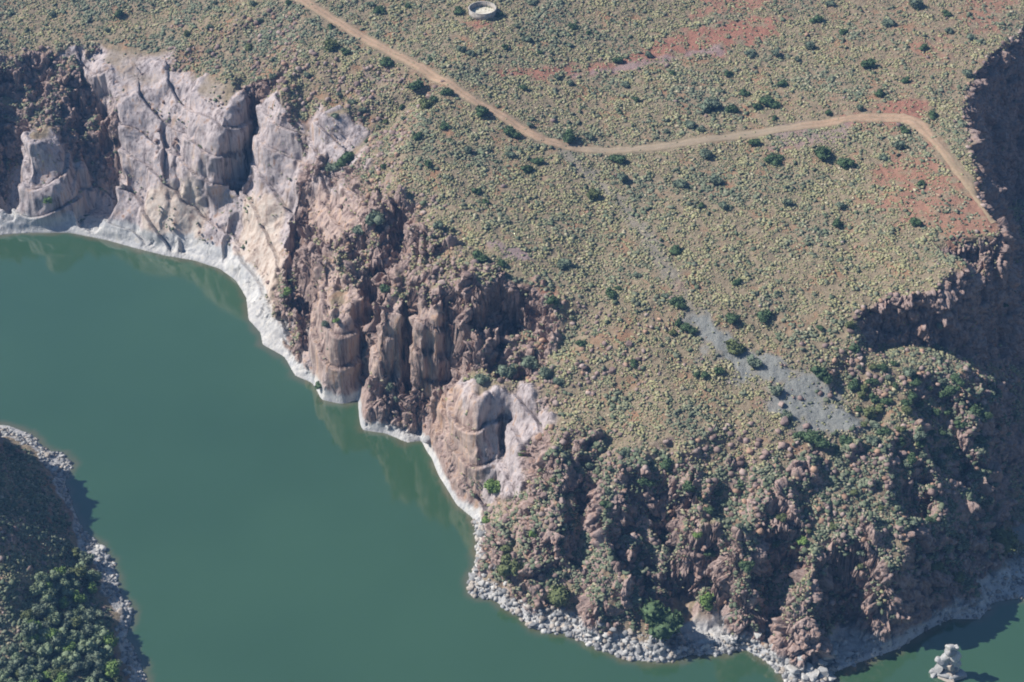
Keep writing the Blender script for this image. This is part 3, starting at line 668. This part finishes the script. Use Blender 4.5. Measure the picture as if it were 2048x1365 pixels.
def describe(items):
    """items: (px, py, text); returns a label for each that names it by its nearest landmark"""
    B = {}
    for i, (px, py, txt) in enumerate(items):
        d, (mx, my), nm = min((math.hypot(px - m[0][0], py - m[0][1]), m[0], m[1]) for m in MARKS)
        a = math.degrees(math.atan2(my - py, px - mx)) % 360
        dr = ['right', 'up-right', 'up', 'up-left', 'left', 'down-left', 'down', 'down-right'][int((a + 22.5) // 45) % 8]
        B.setdefault((nm, dr, txt.split('|')[1]), []).append((d, i))
    out = [None] * len(items)
    for (nm, dr, kind), L in B.items():
        L.sort()
        for k, (d, i) in enumerate(L):
            t = items[i][2].replace('|', ' ')
            out[i] = t + ', ' + (ORD[k] if k < 16 else '%dth ' % (k + 1)) + ('one ' if k else 'first one ') + dr + ' from the ' + nm
    return out

# ---- shrubs and trees, one by one
def crown_mesh(name, seed, m, sub=ICO2, lobes=7, leaves=420, spread=1.0):
    r = np.random.default_rng(seed); V = []; F = []; nb = 0
    cen = []
    for k in range(lobes):
        a = r.uniform(0, 6.283); rr = r.uniform(.15, .62) * spread; c = np.array([rr * math.cos(a), rr * math.sin(a), r.uniform(.3, .85)]); s_ = r.uniform(.3, .5)
        v, f = sub; v = v * s_ * (1 + r.normal(0, .16, (len(v), 1))) * [1, 1, .85] + c
        V.append(v); F.append(f + nb); nb += len(v); cen.append((c, s_))
    for k in range(leaves):
        c, s_ = cen[r.integers(0, lobes)]; d = r.normal(0, 1, 3); d[2] = abs(d[2]) * .9 - .25; d /= np.linalg.norm(d)
        p = c + d * s_ * r.uniform(.95, 1.3); w = r.normal(0, 1, 3) * .085; u = np.cross(w, r.normal(0, 1, 3)); u = u / (np.linalg.norm(u) + 1e-6) * .10
        V.append(np.array([p - w - u, p + w - u * .4, p + u])); F.append(np.array([[0, 1, 2]]) + nb); nb += 3
    V = np.concatenate(V); V[:, 2] = np.maximum(V[:, 2], -.1); F = np.concatenate(F)
    o = meshobj(name, V, F, m, link=False); return o.data
GREENS = {'dark green': (.09, .14, .07), 'grey green': (.165, .205, .145), 'bright green': (.18, .27, .085), 'olive green': (.14, .165, .075), 'pale green': (.215, .27, .165)}
LM = {k: leaf_material(k.replace(' ', '_') + '_leaves', False, v) for k, v in GREENS.items()}
CROWN = {k: [crown_mesh('shrub', 10 * i + j, LM[k], lobes=5 + j, leaves=380) for j in range(4)] for i, k in enumerate(GREENS)}
def bark():
    m, nt, bs = mat('grey_brown_bark'); pos = nt.nodes.new('ShaderNodeNewGeometry').outputs['Position']
    nt.links.new(ramp(nt, noise(nt, 3, 3, .6, pos), [(.3, (.09, .07, .055)), (.7, (.2, .165, .13))]), bs.inputs['Base Color']); return m
M_bark = bark()
def tube(P, r0, r1, n=7):
    P = np.array(P, float); V = []; F = []
    for k, p in enumerate(P):
        t = k / (len(P) - 1); rr = r0 + (r1 - r0) * t
        for j in range(n):
            a = 6.283 * j / n; V.append(p + np.array([math.cos(a) * rr, math.sin(a) * rr, 0]))
        if k:
            for j in range(n): F.append([(k - 1) * n + j, (k - 1) * n + (j + 1) % n, k * n + (j + 1) % n, k * n + j])
    return np.array(V), np.array(F)
def trunk_mesh(seed):
    r = random.Random(seed); V = []; F = []; nb = 0
    L = [([(0, 0, -.15), (.03, .02, .2), (.02, .05, .5)], .07, .05)]
    for k in range(5):
        a = k * 1.26 + r.random(); L.append(([(.02, .03, .3 + .05 * k), (.25 * math.cos(a), .25 * math.sin(a), .6), (.5 * math.cos(a), .5 * math.sin(a), .9)], .045, .015))
    for P, a, b in L:
        v, f = tube(P, a, b); V.append(v); F.append(f + nb); nb += len(v)
    return meshobj('trunk', np.concatenate(V), np.concatenate(F), M_bark, link=False).data
TRUNK = [trunk_mesh(k) for k in range(3)]
D, G, B_, O = 'dark green', 'grey green', 'bright green', 'olive green'
PL = [(760,16,30,D),(742,8,20,G),(815,12,20,D),(917,20,28,D),(998,30,18,D),(925,98,28,G),(942,106,24,G),(1010,95,18,D),(860,118,16,D),(580,6,20,D),(662,88,44,O),(690,102,24,D),(775,124,32,D),(745,91,16,D),(660,52,16,D),(705,205,22,G),(832,170,34,D),(893,181,28,D),(850,206,38,O),(866,198,26,D),(965,222,36,D),(890,248,26,D),(1022,264,36,D),(1140,272,36,D),(1235,313,36,D),(1145,51,22,D),(1178,66,16,D),(1080,106,14,D),(1060,250,20,G),
 (1490,183,26,D),(1537,203,42,D),(1512,213,24,D),(1418,210,44,G),(1462,216,28,D),(1380,247,34,G),(1402,256,22,G),(1565,166,26,D),(1620,91,30,G),(1550,105,26,G),(1500,105,30,G),(1735,126,32,D),(1685,62,22,D),(1632,36,28,D),(1775,43,34,G),(1892,26,24,D),(1832,6,40,G),(1845,94,20,D),(1812,160,24,D),(1757,188,24,D),(1720,215,22,G),(1862,229,26,D),(1942,72,26,G),(1807,261,22,D),(1550,313,42,D),(1648,308,44,D),(1692,326,42,D),(1508,283,26,D),(1410,306,36,G),(1432,361,34,G),(1360,366,34,G),(1402,411,16,D),(1446,411,30,G),(1572,406,26,G),(1672,446,26,D),(1765,316,22,G),(1843,364,22,D),(1795,291,30,G),(1830,446,30,D),(1682,411,22,G),(1935,146,30,G),
 (1005,525,26,D),(1127,523,36,G),(958,513,36,D),(1235,576,18,D),(1275,551,22,G),(1475,563,22,D),(1350,498,30,D),(1355,601,32,D),(1363,611,24,D),(1330,591,20,G),(1465,633,36,D),(1528,628,40,D),(1375,656,32,D),(1357,645,20,D),(1345,666,20,O),(1470,692,48,O),(1508,722,46,G),(1437,738,26,D),(1410,751,22,D),(1392,751,16,D),(1265,726,22,D),(1222,586,30,D),(1105,601,30,D),(1163,686,22,D),(1550,781,34,G),(1572,831,28,G),(1636,746,34,D),(1650,757,30,D),(1627,880,56,D),(1690,880,40,D),(1745,882,34,G),(1700,651,28,O),(1600,868,28,D),(1185,389,36,O),(1245,357,28,G),
 (573,588,28,B_),(674,644,20,B_),(1042,905,32,B_),(975,1040,26,B_),(1010,1100,32,O),(1018,740,52,G),(1060,733,50,G),(962,757,36,G),(1090,748,36,G),(1118,762,30,G),(770,581,30,D),(800,790,34,G),(780,779,26,G),(400,296,18,O),(428,300,14,O),(97,405,24,B_),(205,186,26,G),(690,312,46,D),(665,332,40,G),(752,450,50,G),(720,458,40,G),(1870,1131,34,O),(1915,1150,38,O),(1413,1202,44,B_),(1495,1130,34,D),(1600,1100,30,B_),(1780,1245,18,G),(1640,655,18,D),(1880,655,26,G),(1870,690,26,G),(2010,612,16,D),(1960,560,20,D),(1985,370,22,D),(1990,395,20,D),(1250,905,30,G),(1330,925,32,D),(1180,935,26,G),(1290,965,34,D),(1375,975,36,D),(1420,1110,30,D),(1395,1065,30,B_),(1560,1060,26,O),(1240,1175,26,G),(1210,1010,24,D),(1140,1110,30,G),(1065,1065,26,B_),(1180,1080,24,G),(640,770,26,D),(650,650,20,G),(475,650,12,G)]
TR = [(995,968,48,B_,'round bright green tree'),(1025,1132,54,O,'olive green tree'),(1115,1187,62,O,'broad olive tree'),(1318,1240,84,D,'largest dark green tree'),(2005,1076,62,O,'olive green tree')]
px = [p[0] for p in PL]; py = [p[1] for p in PL]; used = list(zip(px, py))
extra = []
def fill(poly, n, lo, hi, cols, gap):
    q = np.array(poly); x0, y0 = q.min(0); x1, y1 = q.max(0); t = 0; c = 0
    while c < n and t < 20000:
        t += 1; a, b = rng.uniform(x0, x1), rng.uniform(y0, y1)
        if not inpoly(poly, np.array([a]), np.array([b]))[0]: continue
        if min(math.hypot(a - u, (b - v) * 1.3) for u, v in used) < gap: continue
        used.append((a, b)); extra.append((a, b, lo + (hi - lo) * rng.random() ** 1.5, cols[rng.integers(0, len(cols))])); c += 1
fill([(1700,690),(1820,740),(1950,770),(1990,820),(1960,960),(1800,930),(1720,860),(1690,760)], 55, 18, 34, [D, G, D, O], 17)
fill([(1000,-10),(1900,-10),(1900,220),(1500,260),(1150,280),(950,190),(760,90)], 26, 14, 24, [G, D, G], 34)
fill([(0,0),(560,0),(760,150),(900,260),(1100,320),(900,480),(760,330),(560,170),(300,70),(0,70)], 34, 14, 28, [G, G, D, O], 26)
fill([(1150,900),(1650,930),(1900,960),(1880,1100),(1600,1180),(1300,1060),(1080,960)], 34, 16, 30, [D, G, G, O], 26)
SP = PL + extra; SP = SP[:295]
xs, ys, zs = hit([p[0] for p in SP], [p[1] + p[2] * .25 for p in SP], Zf)
size_word = lambda d: 'large' if d > 38 else ('mid sized' if d > 24 else 'small')
ok_ = sample(droad, xs, ys) > 2.6; SP = [p for p, k_ in zip(SP, ok_) if k_]; xs, ys, zs = xs[ok_], ys[ok_], zs[ok_]
lab = describe([(p[0], p[1], size_word(p[2]) + ' ' + p[3] + '|shrub') for p in SP])
def pxm(y, z): return FPX / (y * cp - (z - CAMH) * sp)
for i, p in enumerate(SP):
    o = bpy.data.objects.new('shrub', CROWN[p[3]][i % 4]); col.objects.link(o)
    r = p[2] / pxm(ys[i], zs[i]) / 2 / 1.08
    o.location = (xs[i], ys[i], zs[i] - .1 * r); o.scale = (r, r * random.uniform(.85, 1.1), r * random.uniform(.75, 1.05)); o.rotation_euler = (0, 0, random.uniform(0, 6.28))
    tag(o, lab[i], 'shrub', 'separate shrubs on the plateau and cliffs')
def tree(px_, py_, dia, kind, label, group=None, i=0):
    a, b, c = [float(v[0]) for v in hit([px_], [py_ + dia * .4], Zf)]
    r = dia / pxm(b, c) / 2 / .95
    t = bpy.data.objects.new('tree', None); col.objects.link(t); t.location = (a, b, c - .1); t.rotation_euler = (0, 0, random.uniform(0, 6.28)); t.empty_display_size = .5
    t.scale = (r, r, r * random.uniform(.95, 1.15)); tag(t, label, 'tree', group)
    tk = bpy.data.objects.new('trunk', TRUNK[i % 3]); col.objects.link(tk); tk.parent = t
    cr = bpy.data.objects.new('crown', CROWN[kind][i % 4]); col.objects.link(cr); cr.parent = t; cr.location = (0, 0, .22)
tl = describe([(p[0], p[1], p[4].rsplit(' ', 1)[0] + '|tree') for p in TR])
for i, p in enumerate(TR): tree(p[0], p[1], p[2], p[3], tl[i], None, i)
extra = []; used = [(0, 0)]
fill([(150,1100),(175,1110),(205,1190),(225,1290),(245,1400),(-10,1400),(15,1330),(50,1250),(70,1170)], 110, 24, 40, ['pale green', G, 'pale green', G, 'pale green', O, 'pale green', B_], 15)
tl = describe([(p[0], p[1], p[3] + ' bushy|tree') for p in extra])
for i, p in enumerate(extra): tree(p[0], p[1], p[2], p[3], tl[i], 'trees of the near bank thicket', i)

# ---- boulders, one by one
def boulder_mesh(seed, m):
    r = np.random.default_rng(seed); v, f = ICO3; v = facet(v, 11, r); v = v * r.uniform(.8, 1.2, 3) + r.normal(0, .012, v.shape)
    o = meshobj('boulder', v, f, m, link=False); color_attr(o, 'leaf', np.tile([*NATURAL[seed % 4], 1], (len(v), 1))); return o.data
BLD = [boulder_mesh(k, M_stone) for k in range(8)]
def bould_brown(seed):
    d = BLD[seed].copy(); a = d.color_attributes['leaf']; a.data.foreach_set('color', np.tile([*BROWN[seed % 5], 1], (len(d.vertices), 1)).astype(np.float32).ravel()); return d
BRN = [bould_brown(k) for k in range(5)]
WB = [(1590,1345,30),(1618,1338,22),(1625,1358,26),(1600,1325,20),(1645,1352,24),(1640,1335,16),(1662,1360,18),(1612,1362,20),(1655,1322,15),(1575,1330,15),(945,1160,20),(940,1180,16),(962,1172,16),(953,1145,12),(1068,1250,16),(1085,1240,14),(1320,1312,18),(1300,1300,16),(1280,1305,14),(1345,1312,16),(1250,1290,14),(1225,1270,14),(1200,1255,13),(1260,1268,13),(1180,1270,14),(1150,1245,13),(1120,1235,14),(1095,1220,12),(1010,1170,12),(1000,1190,12),(985,1140,13),(968,1120,12),(1515,1282,16),(1560,1290,15),(1480,1287,14),(857,885,22),(205,1100,18),(215,1120,14),(230,1180,13),(243,1228,14),(110,940,14),(120,955,13),(128,925,12),(95,915,12),(245,1275,20),(262,1225,12),(1880,1288,1)][:-1]
bx, by, bz_ = hit([p[0] for p in WB], [p[1] for p in WB], Zf)
bl_ = describe([(p[0], p[1], ('big white' if p[2] > 17 else 'pale grey') + '|boulder') for p in WB])
for i, p in enumerate(WB):
    o = bpy.data.objects.new('boulder', BLD[[0, 4, 0, 4, 1, 5][i % 6] if p[2] > 17 else [0, 1, 2, 3, 4, 5, 6, 7][i % 8]]); col.objects.link(o)
    r = p[2] * 1.25 / pxm(by[i], bz_[i]) / 2; o.location = (bx[i], by[i], max(0, bz_[i]) + r * .25); o.scale = (r, r * random.uniform(.8, 1.1), r * random.uniform(.6, .85)); o.rotation_euler = (random.uniform(-.3, .3), random.uniform(-.3, .3), random.uniform(0, 6.28))
    tag(o, bl_[i], 'boulder', 'pale boulders on the shores')
BB = [(1560,1030,16),(1570,850,26),(1562,815,18),(1260,690,16),(1290,665,14),(1345,600,16),(1700,745,14),(1720,720,18),(1225,745,18),(1080,880,24),(1065,1010,20),(1090,1000,20),(1125,1010,22),(1110,1060,16),(1235,1095,20),(1790,925,22),(1805,915,20),(1900,850,20),(1480,930,20),(1500,905,22),(1800,1060,22),(1690,1085,14),(1150,905,18),(1700,665,18),(1940,1060,20),(1915,760,18),(1975,790,18),(1965,810,20),(1400,1130,18),(1530,1250,16),(960,515,14),(870,545,24),(885,570,20),(935,560,22)]
bx, by, bz_ = hit([p[0] for p in BB], [p[1] for p in BB], Zf)
bl_ = describe([(p[0], p[1], 'reddish brown|boulder') for p in BB])
for i, p in enumerate(BB):
    o = bpy.data.objects.new('boulder', BRN[i % 5]); col.objects.link(o)
    r = p[2] / pxm(by[i], bz_[i]) / 2; o.location = (bx[i], by[i], bz_[i] + r * .3); o.scale = (r, r, r * .8); o.rotation_euler = (random.uniform(-.3, .3), 0, random.uniform(0, 6.28))
    tag(o, bl_[i], 'boulder', 'brown boulders on the slopes')

# ---- rock pinnacle standing in the water
def pinnacle():
    cx, cy = place(1893, 1348, 0); V = []; F = []; C = []; nb = 0; r = np.random.default_rng(5)
    u = 1 / 7.9
    L = [(-6,0,2,22,9,1),(8,-4,1,26,8,1),(-16,2,3,13,9,1),(16,0,3,14,8,1),(0,-6,3,20,9,3),(-12,0,12,12,9,1),(3,2,12,18,11,2),(12,0,14,11,8,0),(-6,2,22,14,10,1),(8,0,24,13,9,0),(2,-4,20,9,6,3),(-4,2,34,15,9,1),(8,0,37,12,8,0),(0,1,46,14,8,1),(-2,1,55,11,6,0),(6,1,54,9,5,0),(-14,1,26,10,8,1),(-20,-4,0,10,7,1),(6,-12,0,15,5,3)]
    for dx, dy, h, rx, rz, c in L:
        v, f = ICO3; v = facet(v, 14, r) * [rx * u * .9, rx * u * r.uniform(.7, .95), rz * 1.25 / 5.8] + [dx * u, dy * u, h / 5.8]
        v = v + r.normal(0, .02, v.shape); V.append(v); F.append(f + nb); nb += len(v); C.append(np.tile([*(np.array(NATURAL[c]) * r.uniform(.95, 1.25)), 1], (len(v), 1)))
    o = meshobj('rock_pinnacle', np.concatenate(V), np.concatenate(F), M_stone); color_attr(o, 'leaf', np.concatenate(C)); o.location = (cx, cy, -.3); o.scale = (1.25, 1.2, 1.02)
    tag(o, 'small pale pinnacle of stacked blocks standing alone in the water at bottom right', 'rock')
pinnacle()

# ---- round concrete reservoir
def concrete(name, cols, sc_=1.2):
    m, nt, bs = mat(name); tc = nt.nodes.new('ShaderNodeTexCoord').outputs['Object']
    n = noise(nt, sc_, 5, .65, tc); nt.links.new(ramp(nt, n, [(.32, cols[0]), (.5, cols[1]), (.7, cols[2])]), bs.inputs['Base Color']); bs.inputs['Roughness'].default_value = .9
    bump(nt, n, .3, .05, bs); return m
def reservoir():
    a, b, c = [float(v[0]) for v in hit([965], [30], Zf)]
    ca, cb = place(965, 22, c + 1.0); zb = float(sample(Zf, ca, cb)) - .15
    R_, T, Hh, n = 4.55, .22, 2.0, 72
    t = bpy.data.objects.new('reservoir', None); col.objects.link(t); t.location = (ca, cb, zb); tag(t, 'round open topped concrete farm reservoir with a dry pale floor', 'reservoir')
    def lathe(name, prof, m, zoff=0):
        V = [(r * math.cos(6.28318 * k / n), r * math.sin(6.28318 * k / n), z) for k in range(n) for r, z in prof]; q = len(prof); F = []
        for k in range(n):
            for j in range(q): F.append([k * q + j, ((k + 1) % n) * q + j, ((k + 1) % n) * q + (j + 1) % q, k * q + (j + 1) % q])
        return meshobj(name, V, F, m, parent=t)
    cw = concrete('stained_concrete', [(.22, .2, .17), (.42, .38, .34), (.52, .48, .44)])
    lathe('wall', [(R_, -.8), (R_, Hh), (R_ - T, Hh), (R_ - T, -.8)], cw)
    lathe('rim', [(R_ + .05, Hh + .003), (R_ + .05, Hh + .12), (R_ - T - .04, Hh + .12), (R_ - T - .04, Hh + .003)], concrete('pale_concrete', [(.4, .37, .33), (.52, .48, .44), (.6, .57, .52)]))
    m = concrete('dry_cracked_silt', [(.30, .26, .2), (.66, .62, .52), (.74, .71, .62)], .7)
    rr = R_ - T - .01; V = [(0, 0, .42)] + [(q * rr * math.cos(6.28318 * k / n), q * rr * math.sin(6.28318 * k / n), .4 + .03 * math.sin(k * .9) * q) for q in (.35, .7, 1) for k in range(n)]
    F = [[0, 1 + k, 1 + (k + 1) % n] for k in range(n)]
    for j in range(2):
        for k in range(n):
            p0, p1, p2, p3 = 1 + j * n + k, 1 + j * n + (k + 1) % n, 1 + (j + 1) * n + (k + 1) % n, 1 + (j + 1) * n + k; F += [[p0, p2, p1], [p0, p3, p2]]
    meshobj('floor', V, F, m, parent=t)
    v, f = tube([(0, 0, 0), (0, 0, .5), (0, 0, 1.9)], .09, .09, 10); p = meshobj('inlet_pipe', v, f, concrete('rusty_steel', [(.12, .07, .05), (.2, .12, .09), (.26, .17, .12)]), parent=t); p.location = (-R_ - .16, -.6, 0)
reservoir()
print('things done')
